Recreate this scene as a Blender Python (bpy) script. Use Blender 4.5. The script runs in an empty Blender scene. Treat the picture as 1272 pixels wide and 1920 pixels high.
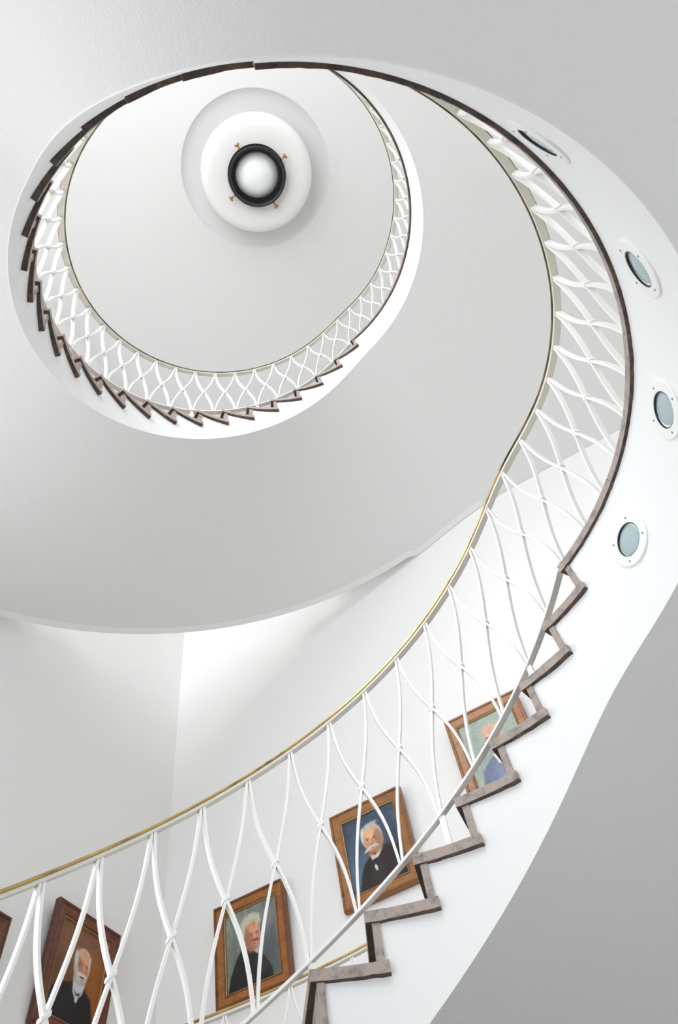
import bpy, math, random
import numpy as np
from mathutils import Vector, Matrix

random.seed(4)
rng = np.random.default_rng(11)
SC = bpy.context.scene
COL = SC.collection
U = 0.17                      # one riser in metres; all plan numbers below are in risers
ZL = 24 * U                   # height of the first landing above the floor

# ------------------------------------------------------------------ camera
F_PX = 1432.28
ZEN = (429.159, 68.416)       # image of the zenith
CX, CY, CZ = 1.03713, 7.71531, 14.7063   # well centre and first landing, seen from the camera (risers)
cam_d = bpy.data.cameras.new('camera')
cam = bpy.data.objects.new('camera', cam_d)
COL.objects.link(cam)
cam_d.sensor_fit = 'VERTICAL'
cam_d.sensor_height = 36.0
cam_d.lens = 36.0 * F_PX / 1920.0
cam_d.clip_start = 0.02
zc = np.array([ZEN[0] - 636, ZEN[1] - 960, F_PX]); zc /= np.linalg.norm(zc)
xc = np.array([1.0, 0, 0]); xc = xc - zc * (xc @ zc); xc /= np.linalg.norm(xc)
yc = np.cross(zc, xc)
right = Vector((xc[0], yc[0], zc[0])); down = Vector((xc[1], yc[1], zc[1])); fwd = Vector((xc[2], yc[2], zc[2]))
m3 = Matrix((right, -down, -fwd)).transposed()
cam.matrix_world = Matrix.Translation((-CX * U, -CY * U, ZL - CZ * U)) @ m3.to_4x4()
SC.camera = cam

# ------------------------------------------------------------------ world, light, exposure
SC.view_settings.view_transform = 'Standard'
SC.view_settings.look = 'None'
SC.view_settings.gamma = 1.0
SC.view_settings.use_curve_mapping = False
SC.view_settings.exposure = -0.14
SC.cycles.max_bounces = 16
SC.cycles.diffuse_bounces = 12
SC.cycles.glossy_bounces = 4
SC.cycles.sample_clamp_indirect = 6.0
W = bpy.data.worlds.new('sky'); SC.world = W; W.use_nodes = True
W.node_tree.nodes['Background'].inputs[0].default_value = (0.80, 0.90, 1.0, 1)
W.node_tree.nodes['Background'].inputs[1].default_value = 1.0

def unit(deg):
    a = math.radians(deg); return Vector((math.cos(a), math.sin(a), 0))

def unseen_daylight(name, wall_deg, dist, t, z, w, h, watts, tilt=0.0, color=(1.0, 0.985, 0.965)):
    """area lamp filling a window of the wall whose outward normal is wall_deg"""
    n = unit(wall_deg); tt = unit(wall_deg + 90)
    ld = bpy.data.lights.new(name, 'AREA'); ld.shape = 'RECTANGLE'
    ld.size = w * U; ld.size_y = h * U; ld.energy = watts; ld.color = color
    o = bpy.data.objects.new(name, ld); COL.objects.link(o)
    p = (n * dist + tt * t) * U; o.location = (p.x, p.y, ZL + z * U)
    d = (-n + Vector((0, 0, tilt))).normalized()
    o.rotation_euler = d.to_track_quat('-Z', 'Z').to_euler()
    return o

DW = {60: 19.0, 150: 18.45, 240: 19.0, 330: 19.0}     # wall distances from the well centre
CEIL = 44.1
UNSEEN_WINDOWS = [  # all out of view: wall, along, z, width, height, fitted watts
    (240, -9.0, -14.0, 14.0, 15.0, 72),
    (240, 0.0, 15.5, 30.0, 13.0, 195),
    (240, -1.0, 34.5, 28.0, 13.0, 128),
    (330, 0.0, -14.0, 15.0, 15.0, 32),  # side wall window added only as a light source to balance the tones
    (330, 0.0, 34.5, 18.0, 13.0, 22),  # second added side window, put in for its light on the top floor
    (150, 1.0, -2.0, 10.0, 9.0, 43),  # unseen left wall window, added to brighten the underside of flight two
]
for i, (wd, t, z, w, h, e) in enumerate(UNSEEN_WINDOWS):
    unseen_daylight('daylight', wd, DW[wd] - 0.15, t, z, w - 0.6, h - 0.6, e, color=(0.955, 0.98, 1.0) if z < 25 else (1.0, 0.99, 0.97))

# ------------------------------------------------------------------ materials
def srgb(r, g, b):
    f = lambda c: (c / 255 / 12.92) if c / 255 <= 0.04045 else ((c / 255 + 0.055) / 1.055) ** 2.4
    return (f(r), f(g), f(b), 1.0)

def mat(name, col, rough=0.5, metal=0.0):
    m = bpy.data.materials.new(name); m.use_nodes = True
    b = m.node_tree.nodes['Principled BSDF']
    b.inputs['Base Color'].default_value = col if len(col) == 4 else (*col, 1)
    b.inputs['Roughness'].default_value = rough; b.inputs['Metallic'].default_value = metal
    return m

def nodes(m): return m.node_tree.nodes, m.node_tree.links, m.node_tree.nodes['Principled BSDF']

def add_bump(m, scale, strength, dist=0.004, detail=4.0):
    N, L, b = nodes(m)
    tc = N.new('ShaderNodeTexCoord'); nz = N.new('ShaderNodeTexNoise'); bp = N.new('ShaderNodeBump')
    nz.inputs['Scale'].default_value = scale; nz.inputs['Detail'].default_value = detail
    bp.inputs['Strength'].default_value = strength; bp.inputs['Distance'].default_value = dist
    L.new(tc.outputs['Object'], nz.inputs['Vector']); L.new(nz.outputs['Fac'], bp.inputs['Height'])
    L.new(bp.outputs['Normal'], b.inputs['Normal'])

def add_noise_color(m, stops, scale, detail=6.0, rough=0.6, stretch=(1, 1, 1), seed_off=0.0):
    N, L, b = nodes(m)
    tc = N.new('ShaderNodeTexCoord'); mp = N.new('ShaderNodeMapping'); nz = N.new('ShaderNodeTexNoise'); cr = N.new('ShaderNodeValToRGB')
    mp.inputs['Scale'].default_value = stretch; mp.inputs['Location'].default_value = (seed_off,) * 3
    nz.inputs['Scale'].default_value = scale; nz.inputs['Detail'].default_value = detail; nz.inputs['Roughness'].default_value = rough
    e = cr.color_ramp.elements
    while len(e) < len(stops): e.new(0.5)
    for el, (p, c) in zip(e, stops): el.position = p; el.color = c
    L.new(tc.outputs['Object'], mp.inputs['Vector']); L.new(mp.outputs['Vector'], nz.inputs['Vector'])
    L.new(nz.outputs['Fac'], cr.inputs['Fac']); L.new(cr.outputs['Color'], b.inputs['Base Color'])

M = {}
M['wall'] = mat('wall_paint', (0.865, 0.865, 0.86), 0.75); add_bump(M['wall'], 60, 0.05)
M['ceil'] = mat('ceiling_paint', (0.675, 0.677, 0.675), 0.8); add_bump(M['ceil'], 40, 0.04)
M['fascia'] = mat('fascia_paint', (0.83, 0.835, 0.84), 0.55); add_bump(M['fascia'], 30, 0.04)
M['smooth'] = mat('soffit_paint', (0.83, 0.822, 0.808), 0.8)
M['soffit'] = mat('soffit_plaster', (0.79, 0.79, 0.788), 0.85); add_bump(M['soffit'], 130, 0.5, 0.004, 4)
M['floor'] = mat('floor_stone', (0.5, 0.48, 0.45), 0.4)
add_noise_color(M['floor'], [(0.3, (0.42, 0.40, 0.37, 1)), (0.7, (0.56, 0.54, 0.50, 1))], 6)
M['stone'] = mat('tread_stone', (0.2, 0.18, 0.17), 0.55)
add_noise_color(M['stone'], [(0.25, srgb(96, 86, 81)), (0.40, srgb(138, 127, 122)), (0.53, srgb(166, 155, 150)), (0.62, srgb(170, 147, 131)), (0.76, srgb(188, 180, 175))], 20, 9, 0.72)
add_bump(M['stone'], 70, 0.35, 0.004, 6)
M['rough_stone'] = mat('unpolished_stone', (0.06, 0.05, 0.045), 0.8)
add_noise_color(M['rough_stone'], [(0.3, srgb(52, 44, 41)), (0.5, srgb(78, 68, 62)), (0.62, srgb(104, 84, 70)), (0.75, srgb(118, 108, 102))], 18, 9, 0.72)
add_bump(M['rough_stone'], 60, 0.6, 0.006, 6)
M['white_metal'] = mat('white_enamel', (0.86, 0.86, 0.84), 0.35); add_bump(M['white_metal'], 25, 0.05)
M['rail_bar'] = mat('rail_enamel', (0.74, 0.72, 0.65), 0.4)
M['brass'] = mat('brass', (0.62, 0.42, 0.13), 0.22, 1.0)
add_noise_color(M['brass'], [(0.28, (0.16, 0.10, 0.04, 1)), (0.45, (0.50, 0.34, 0.11, 1)), (0.72, (0.66, 0.46, 0.16, 1))], 9, 7)
M['old_brass'] = mat('tarnished_brass', (0.2, 0.15, 0.06), 0.4, 1.0)
add_noise_color(M['old_brass'], [(0.35, (0.05, 0.04, 0.025, 1)), (0.55, (0.20, 0.15, 0.07, 1)), (0.75, (0.42, 0.31, 0.12, 1))], 8, 7)
M['bronze'] = mat('aged_brass', (0.40, 0.25, 0.10), 0.35, 1.0)
M['black'] = mat('black_metal', (0.012, 0.011, 0.011), 0.38)
M['opal'] = mat('opal_glass', (0.80, 0.82, 0.83), 0.2)
M['opal'].node_tree.nodes['Principled BSDF'].inputs['Subsurface Weight'].default_value = 0.7
M['opal'].node_tree.nodes['Principled BSDF'].inputs['Subsurface Radius'].default_value = (0.12, 0.12, 0.12)
M['port_glass'] = mat('frosted_grey_glass', srgb(168, 186, 190), 0.12)
M['port_ring'] = mat('ring_paint', (0.84, 0.84, 0.84), 0.45)
M['gasket'] = mat('dark_gasket', (0.02, 0.025, 0.028), 0.5)
M['screw'] = mat('screw_steel', (0.25, 0.25, 0.25), 0.4, 1.0)
M['drum'] = mat('lamp_enamel', (0.74, 0.74, 0.735), 0.5)
M['gold'] = mat('gilt_slip', (0.46, 0.29, 0.12), 0.4, 0.7)
M['brown_back'] = mat('frame_back', (0.02, 0.015, 0.012), 0.6)
M['win'] = mat('window_paint', (0.75, 0.75, 0.74), 0.4)
def wood(name, a, b, sc=9):
    m = mat(name, a, 0.42); add_noise_color(m, [(0.3, a), (0.52, b), (0.75, a)], sc, 8, 0.7, (1, 1, 3)); return m
M['wood_a'] = wood('reddish_walnut', srgb(74, 34, 20), srgb(122, 62, 34))
M['wood_b'] = wood('amber_burl_wood', srgb(112, 66, 26), srgb(164, 102, 44))
M['wood_c'] = wood('golden_oak', srgb(120, 78, 42), srgb(168, 116, 68))
M['wood_d'] = wood('pale_brown_wood', srgb(140, 96, 66), srgb(182, 134, 98))
M['wood_e'] = wood('dark_brown_wood', srgb(66, 36, 18), srgb(110, 64, 30))
for k in 'abcde':
    pass
M['moulding_a'] = wood('walnut_moulding', srgb(52, 22, 14), srgb(92, 44, 26))
M['moulding_b'] = wood('brown_moulding', srgb(70, 36, 14), srgb(124, 70, 30))
M['moulding_c'] = wood('oak_moulding', srgb(96, 58, 30), srgb(150, 98, 56))
M['moulding_d'] = wood('pale_moulding', srgb(112, 72, 48), srgb(160, 112, 78))
M['moulding_e'] = wood('dark_moulding', srgb(46, 24, 12), srgb(84, 46, 20))
gl = bpy.data.materials.new('window_glass'); gl.use_nodes = True
N = gl.node_tree.nodes; L = gl.node_tree.links; N.clear()
o_ = N.new('ShaderNodeOutputMaterial'); mx = N.new('ShaderNodeMixShader'); tr = N.new('ShaderNodeBsdfTransparent'); gs = N.new('ShaderNodeBsdfGlossy')
gs.inputs['Roughness'].default_value = 0.02; mx.inputs[0].default_value = 0.08
L.new(tr.outputs[0], mx.inputs[1]); L.new(gs.outputs[0], mx.inputs[2]); L.new(mx.outputs[0], o_.inputs[0]); M['glass'] = gl

# ------------------------------------------------------------------ object helpers
ROOT = {}
def thing(name, label, cat, loc=(0, 0, 0), group=None):
    o = bpy.data.objects.new(name, None); COL.objects.link(o)
    o.empty_display_size = 0.1
    o.location = (loc[0] * U, loc[1] * U, ZL + loc[2] * U)
    o['label'] = label; o['category'] = cat
    if group: o['group'] = group
    ROOT[o.name] = np.array(o.location)
    return o

def mesh(name, V, Fc, m, parent=None, idx=None, smooth=False, bevel=0.0, label=None, kind=None, colors=None):
    """V in risers round the well centre, z from the first landing"""
    V = np.asarray(V, float) * U
    V[:, 2] += ZL
    base = ROOT[parent.name] if parent else np.zeros(3)
    V = V - base
    me = bpy.data.meshes.new(name)
    me.from_pydata([tuple(v) for v in V], [], [tuple(int(i) for i in f) for f in Fc])
    for mm in (m if isinstance(m, (list, tuple)) else [m]): me.materials.append(mm)
    if idx is not None: me.polygons.foreach_set('material_index', list(idx))
    if smooth: me.polygons.foreach_set('use_smooth', [True] * len(me.polygons))
    if colors is not None:
        at = me.color_attributes.new('paint', 'FLOAT_COLOR', 'POINT')
        at.data.foreach_set('color', np.asarray(colors, np.float32).ravel())
    import bmesh
    bm = bmesh.new(); bm.from_mesh(me); bmesh.ops.recalc_face_normals(bm, faces=bm.faces[:]); bm.to_mesh(me); bm.free()
    me.update()
    o = bpy.data.objects.new(name, me); COL.objects.link(o)
    if parent:
        o.parent = parent; ROOT[o.name] = base
    if bevel:
        b = o.modifiers.new('bevel', 'BEVEL'); b.width = bevel * U; b.segments = 2; b.limit_method = 'ANGLE'
    if label: o['label'] = label
    if kind: o['kind'] = kind
    return o

class MB:
    def __init__(s): s.V = []; s.F = []; s.I = []
    def add(s, V, Fc, mi=0):
        b = len(s.V); s.V += [tuple(v) for v in V]
        s.F += [tuple(b + i for i in f) for f in Fc]; s.I += [mi] * len(Fc)
    def box(s, x0, x1, y0, y1, z0, z1, mi=0, fr=None):
        P = [(x, y, z) for z in (z0, z1) for y in (y0, y1) for x in (x0, x1)]
        if fr: P = [fr(*p) for p in P]
        s.add(P, [(0, 2, 3, 1), (4, 5, 7, 6), (0, 1, 5, 4), (2, 6, 7, 3), (0, 4, 6, 2), (1, 3, 7, 5)], mi)
    def sweep(s, sections, mi=0, cap=True, closed=False):
        """sections: list of rings with equal point count"""
        n = len(sections[0]); V = [p for r in sections for p in r]; Fc = []
        m = len(sections)
        for i in range(m if closed else m - 1):
            j = (i + 1) % m
            for k in range(n):
                l = (k + 1) % n
                Fc.append((i * n + k, i * n + l, j * n + l, j * n + k))
        if cap and not closed:
            Fc.append(tuple(range(n))); Fc.append(tuple((m - 1) * n + k for k in reversed(range(n))))
        s.add(V, Fc, mi)
    def tube(s, pts, r, n=8, mi=0):
        pts = [np.asarray(p, float) for p in pts]; S = []
        for i, p in enumerate(pts):
            t = pts[min(i + 1, len(pts) - 1)] - pts[max(i - 1, 0)]; t /= np.linalg.norm(t)
            a = np.cross(t, (0, 0, 1.0));
            if np.linalg.norm(a) < 1e-3: a = np.cross(t, (1.0, 0, 0))
            a /= np.linalg.norm(a); b = np.cross(t, a); rr = r[i] if hasattr(r, '__len__') else r
            S.append([p + rr * (math.cos(q) * a + math.sin(q) * b) for q in np.linspace(0, 2 * math.pi, n, endpoint=False)])
        s.sweep(S, mi)
    def lathe(s, prof, fr, n=48, mi=0, cap0=False, cap1=False):
        """prof: (radius, height) list, fr(x,y,h) -> point"""
        S = []
        for r, h in prof:
            S.append([fr(r * math.cos(q), r * math.sin(q), h) for q in np.linspace(0, 2 * math.pi, n, endpoint=False)])
        V = [p for ring in S for p in ring]; Fc = []
        for i in range(len(S) - 1):
            for k in range(n):
                l = (k + 1) % n; Fc.append((i * n + k, i * n + l, (i + 1) * n + l, (i + 1) * n + k))
        if cap0: Fc.append(tuple(reversed(range(n))))
        if cap1: Fc.append(tuple((len(S) - 1) * n + k for k in range(n)))
        s.add(V, Fc, mi)
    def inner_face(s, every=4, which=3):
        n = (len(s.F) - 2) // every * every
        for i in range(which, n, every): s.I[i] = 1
    def build(s, name, m, parent=None, **kw):
        return mesh(name, s.V, s.F, m, parent, idx=s.I if isinstance(m, (list, tuple)) else None, **kw)

# ------------------------------------------------------------------ the plan of the stair
FC = [7.21867, -0.068587, 0.024441, -0.0071673, -0.0082816, -0.0020708, -0.0135515]
def rad(deg):
    t = math.radians(deg); r = FC[0]
    for n in (2, 3, 4): r += FC[2 * n - 3] * math.cos(n * t) + FC[2 * n - 2] * math.sin(n * t)
    return r
def P(deg, dr, z):
    r = rad(deg) + dr; t = math.radians(deg)
    return (r * math.cos(t), r * math.sin(t), z)
def Q(deg, r, z):
    t = math.radians(deg); return (r * math.cos(t), r * math.sin(t), z)
def wall_r(deg, gap=0.0):
    return min(D / max(1e-3, math.cos(math.radians(deg - a))) - 0 * gap for a, D in ((a, D - gap) for a, D in DW.items()) if math.cos(math.radians(deg - a)) > 0.05)
RO = 18.8
def ro(deg): return wall_r(deg, 0.03) if -180 < deg < 66.5 else min(RO, wall_r(deg, 0.03))

S1, D1 = 29.5, 9.39           # flight one: top nosing angle, step angle
S2, D2 = 54.2, 9.252          # flight two
def nose1(k): return S1 - D1 * k            # k = -23 .. 0
def nose2(k): return S2 + D2 * (24 - k)     # k = 1 .. 24
def pitch1(t): return -(t - S1) / D1
def pitch2(t): return 24 - (t - S2) / D2
def smin(a, b, w):
    h = max(0.0, min(1.0, 0.5 + 0.5 * (b - a) / w)); return b * (1 - h) + a * h - w * h * (1 - h)
L1B, L2B = -3.36, 24 - 2.34
def soft(a, b, k): return -k * math.log(math.exp(-(a - b) / k) + 1.0) + b if (a - b) / k > -60 else a
def zb1(t):                    # underside of flight one running out into landing one
    return soft(pitch1(t) - 2.84, L1B, 0.6)
def zb2(t):                    # underside of flight two, landing one at its foot and landing two at its head
    f = (24 - (t - S2) / D2) - 2.56
    if t > 222:
        u = min(1, (t - 222) / 46); u = u * u * (3 - 2 * u); f = f * (1 - u) + L1B * u
    return soft(f, L2B, 0.28)
def fascia_dr(z, zt, zb): return 0.08 + 0.14 * max(0, min(1, (zt - z) / (zt - zb)))

# ------------------------------------------------------------------ room shell
def frame_wall(a):
    n = unit(a); t = unit(a + 90)
    return lambda s, d, z: tuple(np.array(n) * (DW[a] + d) + np.array(t) * s) [:2] + (z,)
ZF = -24.0; ZT = CEIL + 1.2
WN = {60: 'wall_right', 150: 'wall_left', 240: 'wall_back', 330: 'wall_side'}
ext = {}
for a in DW:
    ext[a] = (-DW[(a - 90) % 360], DW[(a + 90) % 360])
for a in DW:
    fr = frame_wall(a); mb = MB(); s0, s1 = ext[a]
    holes = sorted([(t - w / 2, t + w / 2, z - h / 2, z + h / 2) for (wd, t, z, w, h, e) in UNSEEN_WINDOWS if wd == a], key=lambda q: q[2])
    zz = ZF
    for (h0, h1, z0, z1) in holes:
        mb.box(s0, s1, 0, 1.2, zz, z0, fr=fr); mb.box(s0, h0, 0, 1.2, z0, z1, fr=fr); mb.box(h1, s1, 0, 1.2, z0, z1, fr=fr); zz = z1
    mb.box(s0, s1, 0, 1.2, zz, ZT, fr=fr)
    mb.build(WN[a], M['wall'], kind='structure')
wi = 0
for (wd, t, z, w, h, e) in UNSEEN_WINDOWS:
    wi += 1; fr = frame_wall(wd); mb = MB(); a0, a1, z0, z1 = t - w / 2, t + w / 2, z - h / 2, z + h / 2
    b = 0.45
    mb.box(a0, a0 + b, 0.3, 0.8, z0, z1, fr=fr); mb.box(a1 - b, a1, 0.3, 0.8, z0, z1, fr=fr)
    mb.box(a0, a1, 0.3, 0.8, z0, z0 + b, fr=fr); mb.box(a0, a1, 0.3, 0.8, z1 - b, z1, fr=fr)
    for q in (1, 2, 3): mb.box(a0 + w * q / 4 - .15, a0 + w * q / 4 + .15, 0.35, 0.75, z0 + b, z1 - b, fr=fr)
    mb.box(a0 + b, a1 - b, 0.35, 0.75, z - .12, z + .12, fr=fr)
    wf = mb.build('window_%d' % wi, M['win'], kind='structure')
    mb = MB(); mb.box(a0 + b, a1 - b, 0.53, 0.57, z0 + b, z1 - b, fr=fr)
    ROOT[wf.name] = np.zeros(3)
    mb.build('window_pane', M['glass'], wf)

def corner(a, b):   # plan point where two walls meet
    A_ = np.array([unit(a)[:2], unit(b)[:2]]); return np.linalg.solve(A_, np.array([DW[a], DW[b]]))
cs = [corner(60, 150), corner(150, 240), corner(240, 330), corner(330, 60)]
def slab(z0, z1, name, m):
    V = [(c[0] * 1.0, c[1], z) for z in (z0, z1) for c in cs]
    mesh(name, V, [(0, 1, 2, 3), (4, 5, 6, 7), (0, 1, 5, 4), (1, 2, 6, 5), (2, 3, 7, 6), (3, 0, 4, 7)], m, kind='structure')
slab(ZF - 1.0, ZF, 'floor', M['floor'])

LC = (0.27, 0.40)              # plan centre of the ceiling lamp
# ceiling with a shallow round recess above the lamp
n = 96; R_D = 5.22
rings = []
def sq(q):
    d = np.array([math.cos(q), math.sin(q)]); best = 1e9
    for a, D in DW.items():
        nn = np.array(unit(a)[:2]); c = nn @ d
        if c > 1e-6: best = min(best, (D - nn @ np.array(LC)) / c)
    return best
angs = sorted(list(np.linspace(0, 2 * math.pi, n, endpoint=False)) + [math.atan2(c[1] - LC[1], c[0] - LC[0]) % (2 * math.pi) for c in cs])
prof = [(R_D, 0.0), (R_D - 0.05, 0.06), (R_D - 0.2, 0.18), (R_D - 0.6, 0.30), (R_D - 1.3, 0.37), (2.5, 0.4), (0.02, 0.4)]
V = []; Fc = []
for r, h in [(None, 0.0)] + prof:
    for q in angs:
        rr = sq(q) if r is None else r
        V.append((LC[0] + rr * math.cos(q), LC[1] + rr * math.sin(q), CEIL + h))
na = len(angs)
for i in range(len(prof)):
    for k in range(na):
        l = (k + 1) % na; Fc.append((i * na + k, i * na + l, (i + 1) * na + l, (i + 1) * na + k))
Fc.append(tuple(len(prof) * na + k for k in range(na)))
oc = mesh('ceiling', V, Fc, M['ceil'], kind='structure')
sm = [False] * na + [True] * (na * (len(prof) - 1)) + [False]
oc.data.polygons.foreach_set('use_smooth', sm)
oc.data.flip_normals() if oc.data.polygons[0].normal.z > 0 else None
ti = 0
for a in DW:
    ti += 1; fr = frame_wall(a); mb = MB(); s0, s1 = ext[a]
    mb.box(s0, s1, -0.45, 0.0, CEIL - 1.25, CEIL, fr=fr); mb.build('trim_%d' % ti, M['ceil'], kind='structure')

# ------------------------------------------------------------------ flights of stairs
def arc(t0, t1, step):
    n_ = max(1, int(math.ceil(abs(t1 - t0) / step))); return [t0 + (t1 - t0) * i / n_ for i in range(n_ + 1)]

def ring_slab(t0, t1, fin, fout, z0, z1, step=2.0):
    """closed block between two plan curves; z0,z1 functions of angle"""
    mb = MB(); S = []
    for t in arc(t0, t1, step):
        S.append([fin(t, z0(t)), fout(t, z0(t)), fout(t, z1(t)), fin(t, z1(t))])
    mb.sweep(S); return mb

def flight(name, label, sofm, ks, nose, zb, pitch, top_k, back, base_deg, step_d):
    th = thing(name, label, 'staircase', (*Q(base_deg, 13, 0)[:2], ks[0] - 1))
    for k in ks:
        t0 = nose(k); t1 = t0 - back
        if k != top_k:
            w = 0.012
            mb = MB(); S = []
            for t in arc(t0, t1, 1.5):
                e = rng.uniform(-w, w)
                S.append([P(t, 0.0 + e * .5, k - 0.235 + e), Q(t, ro(t) - 0.12, k - 0.235), Q(t, ro(t) - 0.12, k), P(t, e * .5, k)])
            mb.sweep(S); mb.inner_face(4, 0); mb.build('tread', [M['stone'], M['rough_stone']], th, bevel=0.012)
        mb = MB(); S = []
        for t in (t0 - 0.95, t0 - 2.15):
            S.append([P(t, 0.05, k - 1.0), Q(t, ro(t) - 0.12, k - 1.0), Q(t, ro(t) - 0.12, k - 0.235), P(t, 0.05, k - 0.235)])
        mb.sweep(S); mb.build('riser', M['stone'], th)
    # stepped stringer, inner and outer
    for part in ('stringer', 'outer_stringer'):
        mb = MB()
        for k in ks:
            t0 = nose(k) - 2.12; t1 = (nose(k + 1) if k + 1 in ks else nose(k) - step_d) - 2.12
            if k == top_k: continue
            S = []
            for t in arc(t0, t1, 1.6):
                zt = k - 0.23; zl = zb(t) - 0.008; zp = pitch(t)
                if part == 'stringer':
                    S.append([P(t, fascia_dr(zl, zp, zb(t)), zl), P(t, 0.245, zl), P(t, 0.6, zt), P(t, fascia_dr(zt, zp, zb(t)), zt)])
                else:
                    r = ro(t); S.append([Q(t, r - 0.4, zl), Q(t, r, zl), Q(t, r, zt), Q(t, r - 0.4, zt)])
            mb.sweep(S)
        if part == 'stringer':   # the piece below the first tread
            pass
        mb.build(part, M['fascia'] if part == 'stringer' else M['wall'], th)
    t_lo, t_hi = nose(ks[0]) - 2.12, nose(top_k) - 2.12
    mb = ring_slab(t_lo, t_hi, lambda t, z: P(t, 0.235 if z < zb(t) + .01 else .3, z), lambda t, z: Q(t, ro(t), z), zb, lambda t: zb(t) + 0.3, 0.5)
    o = mb.build('soffit', M[sofm], th, smooth=True)
    md = o.modifiers.new('es', 'EDGE_SPLIT'); md.split_angle = math.radians(35)
    return th

flight1 = flight('staircase', 'lower curved staircase flight with grey stone treads rising past the portraits', 'soffit', list(range(-23, 1)), nose1, zb1, pitch1, 0, 12.1, 245, D1)
flight2 = flight('staircase', 'upper curved staircase flight with dark stone treads winding below the ceiling lamp', 'soffit', list(range(1, 25)), nose2, zb2, pitch2, 24, 11.95, 262, D2)

# ------------------------------------------------------------------ landings
def landing(label, sofm, t_hi, t_lo, z, zb, joints, outer_t):
    th = thing('landing', label, 'landing', (*Q((t_hi + t_lo) / 2, 13, 0)[:2], z - 0.24))
    cut = [t_hi] + joints + [t_lo]
    for a, b in zip(cut[:-1], cut[1:]):
        mb = MB(); S = []
        h = rng.uniform(-0.012, 0.012)
        for t in arc(a - (0.04 if a != t_hi else 0), b + 0.04, 1.0):
            e = rng.uniform(-0.014, 0.014)
            S.append([P(t, h * .5 + e * .4, z - 0.235 + e + h), P(t, 1.0, z - 0.235), P(t, 1.0, z), P(t, h * .5, z)])
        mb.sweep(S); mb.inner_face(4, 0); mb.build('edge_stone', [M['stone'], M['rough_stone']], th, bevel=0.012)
    sm_ = [t for t in arc(t_hi, t_lo, 1.5)] + [math.degrees(math.atan2(c[1], c[0])) for c in cs] + [math.degrees(math.atan2(c[1], c[0])) - 360 for c in cs]
    sm_ = sorted([t for t in sm_ if t_lo <= t <= t_hi], reverse=True)
    mb = MB(); mb.sweep([[P(t, 1.02, z - 0.3), Q(t, wall_r(t, .02), z - 0.3), Q(t, wall_r(t, .02), z), P(t, 1.02, z)] for t in sm_])
    mb.build('floor_slab', M['floor'], th)
    mb = MB(); mb.sweep([[P(t, .22, zb(t) - .008), P(t, .245, zb(t) - .008), P(t, .6, z - .23), P(t, fascia_dr(z - .23, z, zb(t)), z - .23)] for t in arc(t_hi - 2.12, t_lo, 1.0)])
    mb.build('fascia', M['fascia'], th, smooth=False)
    cn = [math.degrees(math.atan2(c[1], c[0])) - o_ for c in cs for o_ in (0, 360)]
    sf = arc(t_hi - 2.12, t_lo, 0.5) + [t for t in cn if t_lo < t < t_hi - 2.12]
    sf = sorted(set(round(t, 4) for t in sf), reverse=True)
    mb = MB(); mb.sweep([[P(t, .235, zb(t)), Q(t, wall_r(t, .02), zb(t)), Q(t, wall_r(t, .02), zb(t) + .3), P(t, .3, zb(t) + .3)] for t in sf])
    mb.build('soffit', M['soffit'], th)
    return th
landing1 = landing('white first landing with dark stone rim and round lights in its fascia', 'soffit', S1, nose2(1) - 360 - 2.12, 0.0, lambda t: zb1(t) if t > -60 else zb2(t + 360), [8.5, -8.0, -20.0, -45.0, -70.0], S1)
landing2 = landing('white upper landing with grey stone rim beneath the lamp ceiling', 'soffit', S2, -96.0, 24.0, zb2, [30.0, 5.0, -30.0, -60.0], S2)

# ------------------------------------------------------------------ railings
def interp(pts):
    xs, ys = zip(*sorted(pts)); return lambda t: float(np.interp(t, xs, ys))

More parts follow.
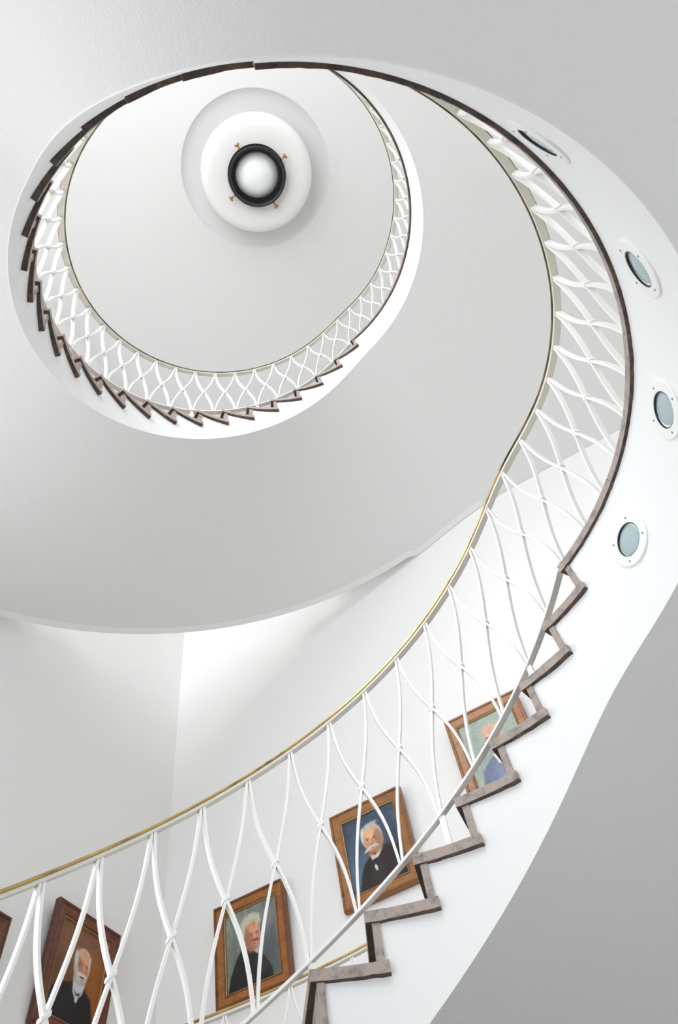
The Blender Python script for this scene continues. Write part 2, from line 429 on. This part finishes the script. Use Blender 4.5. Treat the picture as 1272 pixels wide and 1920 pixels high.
def railing(name, label, tops, bottoms, zbar, zlow, t_ends, low_bar, posts, RF=None, base=None, cap='brass', group=None):
    """tops/bottoms: joint angles; zbar(t): underside of the hand rail bar; zlow(t): foot of the balusters"""
    PP = RF or P
    tm = sum(t_ends) / 2
    th = thing(name, label, 'railing', (*PP(tm, 0.3, 0)[:2], zlow(tm)), group)
    ts = arc(t_ends[0], t_ends[1], 1.5)
    mb = MB(); mb.sweep([[PP(t, .15, zbar(t)), PP(t, .35, zbar(t)), PP(t, .35, zbar(t) + .10), PP(t, .15, zbar(t) + .10)] for t in ts])
    hr = mb.build('handrail', M['rail_bar'], th, bevel=0.012)
    mb = MB(); sec = []
    for t in ts:
        z = zbar(t) + .10
        sec.append([PP(t, .12, z), PP(t, .38, z), PP(t, .385, z + .05), PP(t, .33, z + .09), PP(t, .25, z + .10), PP(t, .17, z + .09), PP(t, .115, z + .05)])
    mb.sweep(sec); mb.build('handrail_cap', M[cap], hr, label='brass cap along the hand rail')
    if low_bar:
        mb = MB(); mb.sweep([[PP(t, .15, zlow(t) - .08), PP(t, .35, zlow(t) - .08), PP(t, .35, zlow(t)), PP(t, .15, zlow(t))] for t in arc(low_bar[0], low_bar[1], 1.5)])
        mb.build('bottom_rail', M['white_metal'], th, bevel=0.012)
    for t, zt in posts:
        mb = MB(); w = 0.55
        mb.sweep([[PP(t - w, .2, z), PP(t + w, .2, z), PP(t + w, .3, z), PP(t - w, .3, z)] for z in (zt, zlow(t) - .09)])
        mb.build('post', M['white_metal'], th)
    def strip(ta, tb, u0=0.0, u1=1.0):
        sg = 1 if tb > ta else -1; off = 0.26 * 7.4 / (math.hypot(*PP(ta, .3, 0)[:2]))
        rr = math.radians(1) * math.hypot(*PP(ta, .3, 0)[:2]); S = []
        pts = []
        for u in np.linspace(u0, u1, max(6, int(16 * (u1 - u0)))):
            s = u - 0.62 * math.sin(2 * math.pi * u) / (2 * math.pi)
            t = (ta + sg * off) * (1 - s) + (tb - sg * off) * s
            z = (zbar(t) + .01) * (1 - u) + (zlow(t) - .02) * u
            pts.append((t, z))
        for i, (t, z) in enumerate(pts):
            t2, z2 = pts[min(i + 1, len(pts) - 1)]; t1, z1 = pts[max(i - 1, 0)]
            d = np.array([(t2 - t1) * rr, z2 - z1]); d /= np.linalg.norm(d); nn = np.array([-d[1], d[0]]) * .030
            S.append([PP(t + nn[0] / rr, .185, z + nn[1]), PP(t + nn[0] / rr, .315, z + nn[1]), PP(t - nn[0] / rr, .315, z - nn[1]), PP(t - nn[0] / rr, .185, z - nn[1])])
        b_ = MB(); b_.sweep(S); b_.build('baluster', M['white_metal'], th)
    n_ = len(tops)
    for i in range(n_ - 1):
        strip(tops[i], bottoms[i + 1]); strip(tops[i + 1], bottoms[i])
        tc = (tops[i] + tops[i + 1] + bottoms[i] + bottoms[i + 1]) / 4; zc_ = (zbar(tc) + zlow(tc)) / 2
        rr = math.radians(1) * math.hypot(*PP(tc, .3, 0)[:2]); w = .085 / rr
        sl = (zlow(tc + 2) - zlow(tc - 2)) / 4 * w
        mb = MB(); mb.sweep([[PP(tc - w, .165, zc_ + dz - sl), PP(tc + w, .165, zc_ + dz + sl), PP(tc + w, .335, zc_ + dz + sl), PP(tc - w, .335, zc_ + dz - sl)] for dz in (-.05, .05)])
        mb.build('baluster_clip', M['white_metal'], th, bevel=0.02)
    return th

# flight one
def zr1(t):
    """underside of the hand rail on flight one and landing one"""
    a = pitch1(t) + 5.3
    b = float(np.interp(t, [-100, -33, -19, -4, 4, 12, 20.5, 29.5], [4.75, 4.65, 4.6, 4.7, 4.78, 4.92, 5.12, 5.14]))
    return smin(a, b, 0.5) + 0.02
def zr2(t):
    a = min(pitch2(t) + float(np.interp(t, [60, 150, 215, 260], [4.72, 4.72, 4.6, 4.5])), 40)
    b = 24 + float(np.interp(t, [-100, -20, 0, 10, 27, 42, 56], [4.5, 4.5, 4.5, 4.5, 4.42, 4.52, 4.7]))
    return smin(a, b, 0.6) + 0.05
def averaged(f, w=7):
    return lambda t: sum(f(t + d) for d in np.linspace(-w, w, 9)) / 9
zr1, zr2 = averaged(zr1), averaged(zr2)
low1 = lambda t: pitch1(t) + 0.24
low2 = lambda t: pitch2(t) + 0.24

top1 = [29.6 + 8.19 * i for i in range(0, 26)]
bot1 = [28.9] + [37.5 + 8.19 * i for i in range(0, 25)]
posts1 = []
for i in range(2, 26, 3):
    t = bot1[i - 0] - 0.2; k = math.floor(pitch1(t) + 1e-6); posts1.append((t, k if False else math.floor((S1 - t) / D1)))
railing('stair_railing', 'white lattice railing with brass hand rail along the lower flight beside the portraits', top1, bot1, zr1, low1, (29.5, top1[-1] + 1), (S1 + 0.9, top1[-1] + 1), posts1)
topL1 = [29.6, 20.7, 12.2, 4.2, -3.4, -11.0, -18.6, -26.0, -33.4, -41.0, -48.6, -56.2, -63.8, -71.4, -79.0, -86.6, -92.6]
botL1 = [28.9, 20.5, 12.8, 4.6, -3.4, -11.0, -18.6, -26.0, -33.4, -41.0, -48.6, -56.2, -63.8, -71.4, -79.0, -86.6, -92.6]
railing('landing_railing', 'white lattice railing with brass hand rail on the first landing beside the portholes', topL1, botL1, zr1, lambda t: 0.0, (29.5, -93), None, [], cap='old_brass')
top2 = [56.4 + 8.0 * i for i in range(0, 26)]
bot2 = [55.4] + [64.2 + 8.0 * i for i in range(0, 25)]
def zr2b(t):
    if t <= 250: return zr2(t)
    u = (t - 250) / 20; return zr2(250) * (1 - u) + 4.8 * u
posts2 = []
for i in range(2, 25, 3):
    t = bot2[i]; posts2.append((t, math.floor(24 - (t - S2) / D2)))
railing('stair_railing', 'white lattice railing with brass hand rail along the upper flight above the dark stone treads', top2, bot2, zr2b, low2, (55, 267), (S2 + 0.9, 262), posts2, cap='old_brass')
topL2 = [56.4, 49.4, 42.2, 34.9, 27.6, 20.3, 12.9, 5.6, -1.7, -9, -16.2, -23.4, -30.6, -37.8, -45, -52.2, -59.4, -66.6, -73.8]
botL2 = [55.4] + topL2[1:]
railing('landing_railing', 'white lattice railing with brass hand rail on the upper landing beneath the lamp', topL2, botL2, zr2, lambda t: 24.0, (55, -75), None, [], cap='old_brass')
# outer railing guarding the open corner behind the lower flight
PO = lambda t, d, z: Q(t, 18.12 + d, z)
topO = [73.6 + 6.55 * i for i in range(0, 10)]
railing('stair_railing', 'outer brass-capped railing glimpsed under the portraits behind the lower flight', topO, topO, lambda t: pitch1(t) + 4.98, lambda t: pitch1(t) + 0.35, (72.5, 134), (72.5, 134), [(t, math.floor((S1 - t) / D1)) for t in topO[1::3]], RF=PO)

# ------------------------------------------------------------------ portholes in the landing fascia
port_labels = [
    'round porthole light with bluish glass, nearest the top stone tread of the lower flight',
    'round porthole light with grey glass cut by the right edge of the photo',
    'oval-looking porthole light with grey-green glass high on the right of the fascia',
    'porthole light seen almost edge-on with black glass near the top right']
for t0, lab in zip((13.9, -10.9, -34.9, -58.6), port_labels):
    zc0 = -1.55
    dr0 = fascia_dr(zc0, 0, L1B); c = np.array(P(t0, dr0, zc0))
    er = np.array(unit(t0)); et = np.array(unit(t0 + 90))
    ez = np.array((0, 0, 1.0)) + er * -0.045
    nrm = -er
    def fr(x, y, h, c=c, et=et, ez=ez, nrm=nrm): return tuple(c + et * x + ez * y + nrm * h)
    p = thing('porthole_light', lab, 'porthole light', tuple(c), 'round lights in the landing fascia')
    mb = MB(); mb.lathe([(.62, -.06), (.62, .045), (.595, .06), (.40, .06), (.385, .05), (.385, -.06)], fr, 56); mb.build('ring_plate', M['port_ring'], p, smooth=False)
    mb = MB(); mb.lathe([(.385, .045), (.365, .045), (.365, -.05), (.385, -.05)], fr, 56); mb.build('gasket', M['gasket'], p)
    mb = MB(); mb.lathe([(.365, .0), (.28, .02), (.15, .035), (.01, .04)], fr, 48, cap1=True); mb.build('glass', M['port_glass'], p, smooth=True)
    for q in (40, 130, 220, 310):
        a_ = math.radians(q); mb = MB()
        mb.lathe([(.022, .058), (.022, .068), (.004, .07)], lambda x, y, h: fr(x + .5 * math.cos(a_), y + .5 * math.sin(a_), h), 10, cap1=True); mb.build('screw', M['screw'], p)

# ------------------------------------------------------------------ ceiling lamp
LZ = CEIL - 1.75
lamp = thing('ceiling_lamp', 'large round white ceiling lamp with black collar and opal globe', 'ceiling lamp', (LC[0], LC[1], CEIL + 0.4))
fl = lambda x, y, h: (LC[0] + x, LC[1] + y, LZ + h)
mb = MB(); mb.lathe([(2.0, 0), (3.0, .0), (3.3, .03), (3.55, .12), (3.72, .28), (3.83, .55), (3.85, .95), (3.78, 1.05), (.5, 1.1)], fl, 96, cap1=True)
dr_ = mb.build('drum', M['drum'], lamp, smooth=True); dr_.modifiers.new('es', 'EDGE_SPLIT').split_angle = math.radians(50)
mb = MB(); mb.lathe([(.5, 1.05), (.5, 2.14)], fl, 32); mb.build('stem', M['drum'], lamp, smooth=True)
mb = MB(); mb.lathe([(1.86, .25), (1.90, -.55), (1.94, -.62), (1.88, -.66), (1.78, -.63), (1.75, -.55), (1.68, .25)], fl, 96); mb.build('collar', M['black'], lamp, smooth=True)
mb = MB(); g = []
for q in np.linspace(-88, 40, 26):
    a_ = math.radians(q); g.append((1.58 * math.cos(a_), .66 + 1.22 * math.sin(a_)))
mb.lathe(g, fl, 64, cap0=True); mb.build('globe', M['opal'], lamp, smooth=True)
mb = MB(); mb.lathe([(1.70, .22), (.3, .24)], fl, 48, cap1=True); mb.build('backing_plate', M['black'], lamp)
for q in (-122, -32.5, 143.5, 58):
    a_ = math.radians(q); d = np.array([math.cos(a_), math.sin(a_)])
    pt = lambda r, h=-.42: (LC[0] + d[0] * r, LC[1] + d[1] * r, LZ + h)
    mb = MB(); mb.tube([pt(1.86), pt(2.3)], [.075, .06], 10)
    mb.tube([pt(2.22), pt(2.28), pt(2.36), pt(2.40)], [.06, .13, .13, .06], 10)
    s_ = np.array([-d[1], d[0], 0]) * .17
    for sg in (-1, 1):
        c0 = np.array(pt(2.34)) ; mb.tube([c0, c0 + sg * s_], [.06, .07], 8)
    mb.build('thumb_screw', M['bronze'], lamp, smooth=True, label='brass thumb screw on the collar')

# ------------------------------------------------------------------ portraits
def lin(c):
    c = np.asarray(c, float) / 255; return np.where(c <= .04045, c / 12.92, ((c + .055) / 1.055) ** 2.4)

GW, GH = 110, 140
def fbm(w, h, sx, sy, seed):
    r = np.random.default_rng(seed); out = np.zeros((h, w)); amp = 1
    for o in range(4):
        gx, gy = max(2, int(sx * 2 ** o)), max(2, int(sy * 2 ** o)); g = r.standard_normal((gy + 2, gx + 2))
        x = np.linspace(0, gx, w); y = np.linspace(0, gy, h); xi = x.astype(int); yi = y.astype(int); fx = x - xi; fy = (y - yi)[:, None]
        fx = fx * fx * (3 - 2 * fx); fy = fy * fy * (3 - 2 * fy)
        a = g[yi][:, xi] * (1 - fx) + g[yi][:, xi + 1] * fx; b = g[yi + 1][:, xi] * (1 - fx) + g[yi + 1][:, xi + 1] * fx
        out += amp * (a * (1 - fy) + b * fy); amp *= .55
    return out / 2.0

class Paint:
    def __init__(s, bg1, bg2, seed, sx=3, sy=4):
        s.x, s.y = np.meshgrid(np.linspace(0, 1, GW), np.linspace(0, 1.3, GH)); s.seed = seed
        n_ = np.clip(.5 + .5 * fbm(GW, GH, sx, sy, seed), 0, 1)[..., None]; s.c = lin(bg1) * (1 - n_) + lin(bg2) * n_
    def put(s, mask, col): m_ = np.clip(mask, 0, 1)[..., None]; s.c = s.c * (1 - m_) + lin(col) * m_
    def ell(s, cx, cy, rx, ry, rot=0, soft=.12):
        a = math.radians(rot); dx, dy = s.x - cx, s.y - cy; u = (dx * math.cos(a) + dy * math.sin(a)) / rx; v = (-dx * math.sin(a) + dy * math.cos(a)) / ry
        return 1 / (1 + np.exp((np.hypot(u, v) - 1) / max(soft, 1e-3) * 4))
    def poly(s, pts, soft=.01):
        pts = np.array(pts); ins = np.zeros_like(s.x, bool); d = np.full_like(s.x, 9.)
        for (x0, y0), (x1, y1) in zip(pts, np.roll(pts, -1, 0)):
            c_ = ((y0 > s.y) != (y1 > s.y)) & (s.x < (x1 - x0) * (s.y - y0) / (y1 - y0 + 1e-12) + x0); ins ^= c_
            l = (x1 - x0) ** 2 + (y1 - y0) ** 2 + 1e-12; t = np.clip(((s.x - x0) * (x1 - x0) + (s.y - y0) * (y1 - y0)) / l, 0, 1)
            d = np.minimum(d, np.hypot(s.x - x0 - t * (x1 - x0), s.y - y0 - t * (y1 - y0)))
        return 1 / (1 + np.exp(-np.where(ins, d, -d) / soft * 3))
    def tex(s, amt=.12, sx=14, sy=18): s.c = np.clip(s.c * (1 + amt * fbm(GW, GH, sx, sy, s.seed + 5)[..., None]), 0, 1)

def face(p, cx, cy, w, h, skin, turn=-1, rot=0, dark=.55, light=1.12):
    """oil-painted head; turn -1 looks to the viewer's left"""
    sk = np.array(skin, float)
    p.put(p.ell(cx - turn * w * .93, cy - h * .05, w * .16, h * .2, rot, .25), sk * .82)
    p.put(p.ell(cx, cy, w, h, rot, .08), sk)
    p.put(p.ell(cx + turn * w * .25, cy + h * .45, w * .5, h * .35, rot, .5) * .55, np.minimum(sk * light, 255))
    p.put(p.ell(cx - turn * w * .62, cy - h * .15, w * .42, h * .75, rot, .5) * .55, sk * dark)
    p.put(p.ell(cx, cy - h * .9, w * .7, h * .25, rot, .4) * .5, sk * dark)
    ex = cx + turn * w * .2
    for s_ in (-1, 1):
        x_ = ex + s_ * w * .38
        p.put(p.ell(x_, cy + h * .10, w * .22, h * .10, rot, .4) * .6, sk * .55)
        p.put(p.ell(x_, cy + h * .075, w * .13, h * .045, rot, .2), (206, 190, 176))
        p.put(p.ell(x_ + turn * w * .02, cy + h * .078, w * .06, h * .045, rot, .2), (40, 28, 24))
        p.put(p.ell(x_, cy + h * .20, w * .22, h * .035, rot + s_ * 6, .3) * .8, sk * .5)
        p.put(p.ell(ex + s_ * w * .45, cy - h * .2, w * .24, h * .16, rot, .6) * .35, (196, 104, 84))
    p.put(p.ell(ex + turn * w * .06, cy - h * .12, w * .13, h * .24, rot, .35) * .8, np.minimum(sk * 1.08, 255))
    p.put(p.ell(ex - turn * w * .12, cy - h * .14, w * .06, h * .22, rot, .5) * .6, sk * .6)
    p.put(p.ell(ex + turn * w * .05, cy - h * .32, w * .17, h * .06, rot, .4) * .7, sk * .55)
    p.put(p.ell(ex, cy - h * .56, w * .26, h * .05, rot, .4) * .8, (132, 62, 52))
    return ex

def portrait_0():
    p = Paint((62, 42, 24), (96, 66, 34), 3); p.put(p.poly([(0.05, 0), (.15, .42), (.4, .55), (.62, .55), (.9, .4), (1, 0)], .03), (20, 17, 16))
    face(p, .5, .78, .15, .2, (188, 138, 104)); p.put(p.ell(.5, .97, .15, .06, 0, .3), (120, 112, 102)); p.tex(); return p.c
def portrait_1():
    p = Paint((118, 74, 36), (92, 52, 26), 5)
    p.put(p.ell(.92, .55, .22, .6, 10, .9) * .6, (176, 104, 34)); p.put(p.ell(.35, 1.1, .3, .3, 0, 1) * .4, (150, 104, 62))
    p.put(p.poly([(.02, 0), (.05, .36), (.22, .47), (.46, .56), (.66, .54), (.86, .42), (.98, .1), (1, 0)], .02), (15, 14, 16))
    p.put(p.ell(.42, .25, .2, .22, 20, .8) * .5, (30, 28, 30))
    p.put(p.poly([(.43, .62), (.47, .42), (.56, .33), (.66, .44), (.69, .58)], .012), (206, 208, 212))
    p.put(p.ell(.56, .80, .165, .24, 0, .12), (222, 218, 208))
    face(p, .565, .79, .145, .215, (214, 150, 116), 1)
    p.put(p.ell(.55, .96, .135, .07, 0, .35) * .75, (222, 170, 138))
    p.put(p.ell(.42, .86, .04, .12, 8, .4), (208, 202, 192)); p.put(p.ell(.70, .9, .02, .08, 0, .4), (208, 202, 192))
    p.put(p.ell(.575, .635, .12, .075, 0, .25), (206, 200, 190)); p.put(p.ell(.465, .70, .035, .09, 8, .4), (198, 190, 180)); p.put(p.ell(.62, .60, .05, .035, 0, .5) * .6, (168, 158, 148))
    p.put(p.ell(.59, .685, .10, .026, 0, .3), (226, 218, 206)); p.put(p.ell(.60, .655, .05, .014, 0, .3), (110, 50, 44))
    p.put(p.poly([(.50, .46), (.56, .42), (.64, .46), (.60, .39), (.54, .39)], .01), (14, 14, 18)); p.put(p.ell(.565, .35, .03, .045, 0, .2), (214, 214, 216))
    p.tex(.1); return p.c
def portrait_2():
    p = Paint((150, 156, 142), (104, 112, 108), 8, 6, 3)
    p.put(p.poly([(.55, 0), (.62, 1.3), (1, 1.3), (1, 0)], .18) * .75, (92, 98, 102)); p.put(p.ell(.9, .35, .25, .4, 0, .8) * .6, (66, 74, 80)); p.put(p.ell(.8, 1.0, .12, .2, 15, .8) * .4, (166, 150, 146))
    p.put(p.poly([(0, 0), (.06, .26), (.2, .52), (.3, .66), (.55, .56), (.72, .38), (.84, .16), (.86, 0)], .015), (18, 18, 22))
    p.put(p.poly([(.5, .3), (.58, .5), (.8, .22), (.7, .1)], .03) * .7, (52, 44, 42))
    p.put(p.poly([(.42, .62), (.5, .55), (.6, .46), (.62, .6)], .012), (214, 212, 200))
    p.put(p.ell(.46, .95, .19, .21, -10, .3), (184, 182, 160)); p.put(p.ell(.37, .80, .06, .16, 4, .4), (160, 158, 140))
    face(p, .505, .78, .16, .245, (206, 146, 116), 1)
    for q in ((.40, 1.08, .09, .05, 35), (.49, 1.12, .10, .05, 12), (.59, 1.11, .08, .045, -18), (.65, 1.04, .025, .07, 12), (.33, .98, .04, .08, -22), (.335, .87, .03, .08, -8), (.44, 1.04, .05, .03, 40)): p.put(p.ell(q[0], q[1], q[2], q[3], q[4], .5) * .9, (202, 200, 178))
    for q in ((.40, 1.11, .08, .010, 38), (.50, 1.135, .08, .010, 10), (.43, 1.05, .06, .010, 34), (.60, 1.12, .05, .010, -22), (.33, 1.0, .010, .05, -20), (.35, .88, .010, .06, -10)): p.put(p.ell(*q, .5) * .28, (140, 136, 116))
    p.put(p.ell(.56, .70, .085, .024, -8, .3), (112, 82, 68)); p.put(p.ell(.47, .72, .06, .14, 0, .6) * .35, (176, 96, 72))
    p.tex(.14, 18, 8); return p.c
def portrait_3():
    p = Paint((74, 92, 112), (54, 68, 88), 12, 5, 5)
    p.put(p.ell(.2, .35, .22, .35, 0, .8) * .6, (96, 124, 146)); p.put(p.ell(.9, .5, .12, .5, 0, .8) * .5, (44, 48, 62))
    p.put(p.poly([(.12, 0), (.2, .3), (.28, .45), (.44, .56), (.62, .66), (.82, .6), (1, .46), (1, 0)], .015), (44, 34, 34))
    p.put(p.ell(.5, .2, .1, .25, -12, .7) * .5, (62, 48, 46)); p.put(p.poly([(.9, .55), (1, .56), (1, 0), (.9, 0)], .03) * .6, (30, 28, 36))
    p.put(p.poly([(.40, .58), (.43, .46), (.50, .42), (.62, .56), (.70, .74), (.62, .66), (.5, .52)], .012), (222, 214, 190))
    p.put(p.ell(.50, .86, .195, .255, 14, .1), (186, 190, 188))
    face(p, .51, .81, .175, .25, (216, 164, 126), -1, 8)
    p.put(p.ell(.47, 1.0, .14, .09, 10, .4) * .75, (222, 178, 140)); p.put(p.ell(.49, 1.075, .14, .04, 10, .5), (178, 184, 184)); p.put(p.ell(.33, .95, .03, .12, -8, .3), (206, 206, 200))
    p.put(p.ell(.395, .665, .085, .026, 26, .3), (210, 208, 200)); p.put(p.ell(.515, .69, .07, .024, -6, .35), (202, 198, 190)); p.put(p.ell(.44, .585, .06, .03, 0, .4) * .7, (190, 96, 70))
    p.put(p.poly([(.42, .45), (.48, .47), (.56, .47), (.55, .36), (.46, .38)], .012), (28, 38, 66)); p.put(p.ell(.475, .31, .022, .055, 12, .2), (216, 212, 200))
    p.tex(.13, 20, 24); return p.c
def portrait_4():
    p = Paint((150, 168, 158), (172, 184, 170), 17, 6, 7); p.put(p.ell(.25, .5, .25, .3, 0, .9) * .5, (136, 158, 144))
    p.put(p.poly([(.08, 0), (.16, .34), (.34, .5), (.5, .56), (.72, .52), (.9, .36), (1, 0)], .02), (104, 116, 146)); p.put(p.ell(.55, .2, .2, .2, 0, .8) * .5, (142, 158, 186))
    p.put(p.poly([(.42, .56), (.47, .38), (.55, .3), (.6, .44), (.64, .54)], .012), (226, 228, 232)); p.put(p.poly([(.51, .42), (.57, .42), (.58, .2), (.5, .2)], .012), (96, 110, 140))
    face(p, .53, .84, .165, .25, (216, 164, 138), -1); p.put(p.ell(.52, 1.02, .16, .10, 0, .25), (220, 168, 140)); p.put(p.ell(.37, .85, .025, .09, 0, .4), (176, 172, 166)); p.put(p.ell(.69, .85, .03, .1, 0, .4), (176, 172, 166))
    for x_ in (.43, .56):
        p.put(p.ell(x_, .86, .06, .05, 0, .12) - p.ell(x_, .86, .05, .04, 0, .12), (70, 70, 80))
    p.put(p.ell(.49, .665, .08, .022, 0, .3), (190, 178, 168)); p.tex(.14, 24, 28); return p.c

def canvas_mat(name):
    m = mat(name, (.5, .5, .5), 0.38); N_, L_, b_ = nodes(m); a = N_.new('ShaderNodeVertexColor'); a.layer_name = 'paint'; L_.new(a.outputs['Color'], b_.inputs['Base Color']); return m
M['canvas'] = canvas_mat('oil_paint')

def picture(label, wall_deg, s_mid, z_top, w, h, img, wd, md, fw=.52, plate=False, lean=.28):
    n_ = np.array(unit(wall_deg)); t_ = -np.array(unit(wall_deg + 90))      # +t runs to the viewer's right
    o3 = n_ * (DW[wall_deg] - .02) ; zbot = z_top - h
    def fr(x, y, d):      # x to the right, y up from the lower edge, d out of the wall
        q = o3 + t_ * x - n_ * (d + lean * y / h); return (q[0], q[1], zbot + y)
    c = fr(s_mid, 0, 0)
    p = thing('framed_portrait', label, 'painting', c, 'portraits on the stair wall')
    x0, x1 = s_mid - w / 2, s_mid + w / 2
    # moulded frame: profile (inset, depth) with material per band
    pr = [(0, .03, 1), (0, .26, 1), (.05, .31, 1), (.11, .31, 1), (.14, .26, 1), (.17, .25, 0), (.40, .22, 0), (.42, .24, 1), (.46, .22, 1), (.47, .14, 1)]
    mb = MB(); S = []
    for ins, d, _ in pr:
        S.append([fr(x0 + ins, ins, d), fr(x1 - ins, ins, d), fr(x1 - ins, h - ins, d), fr(x0 + ins, h - ins, d)])
    for i in range(len(S) - 1):
        mb.add(S[i] + S[i + 1], [(k, (k + 1) % 4, 4 + (k + 1) % 4, 4 + k) for k in range(4)], pr[i + 1][2] if i != 5 else 0)
    f = mb.build('frame', [M[wd], M[md]], p)
    mb = MB(); S = []
    for ins, d in ((.465, .14), (.465, .20), (.475, .21), (.495, .20), (.505, .12)):
        S.append([fr(x0 + ins, ins, d), fr(x1 - ins, ins, d), fr(x1 - ins, h - ins, d), fr(x0 + ins, h - ins, d)])
    for i in range(len(S) - 1): mb.add(S[i] + S[i + 1], [(k, (k + 1) % 4, 4 + (k + 1) % 4, 4 + k) for k in range(4)])
    mb.build('slip', M['gold'], f, label='thin gilt inner edge')
    mb = MB(); mb.box(x0 + .03, x1 - .03, .03, h - .03, .02, .10, fr=fr); mb.build('backboard', M['brown_back'], p)
    V = []; Fc = []; i0 = .50
    for j in range(GH):
        for i in range(GW): V.append(fr(x0 + i0 + (w - 2 * i0) * i / (GW - 1), i0 + (h - 2 * i0) * j / (GH - 1), .13))
    for j in range(GH - 1):
        for i in range(GW - 1): Fc.append((j * GW + i, j * GW + i + 1, (j + 1) * GW + i + 1, (j + 1) * GW + i))
    col = np.concatenate([img.reshape(-1, 3), np.ones((GW * GH, 1))], 1)
    mesh('canvas', V, Fc, M['canvas'], p, colors=col)
    if plate:
        mb = MB(); mb.box(s_mid - .30, s_mid + .30, .22, .36, .235, .255, fr=fr); mb.build('name_plate', M['bronze'], f, label='small dull brass plate')
    return p

# along-wall positions run to the viewer's right
picture('portrait of a white-bearded man in black, dark reddish frame, on the left wall', 150, 14.06, 3.11, 3.5, 4.2, portrait_1(), 'wood_a', 'moulding_a', plate=True)
picture('dark wooden picture frame cut off at the left edge of the photo', 150, 8.58, 1.39, 3.5, 4.2, portrait_0(), 'wood_e', 'moulding_e')
picture('portrait of a white-haired man in a dark cloak, amber frame, nearest the wall corner', 60, -13.61, 4.35, 3.45, 4.0, portrait_2(), 'wood_b', 'moulding_b')
picture('portrait of a man with a white moustache on a blue ground, golden brown frame', 60, -7.71, 6.02, 3.42, 4.08, portrait_3(), 'wood_c', 'moulding_c')
picture('pale portrait of a bald man in blue-grey, highest up the stairs behind the stone treads', 60, -1.63, 7.91, 3.42, 4.2, portrait_4(), 'wood_d', 'moulding_d')
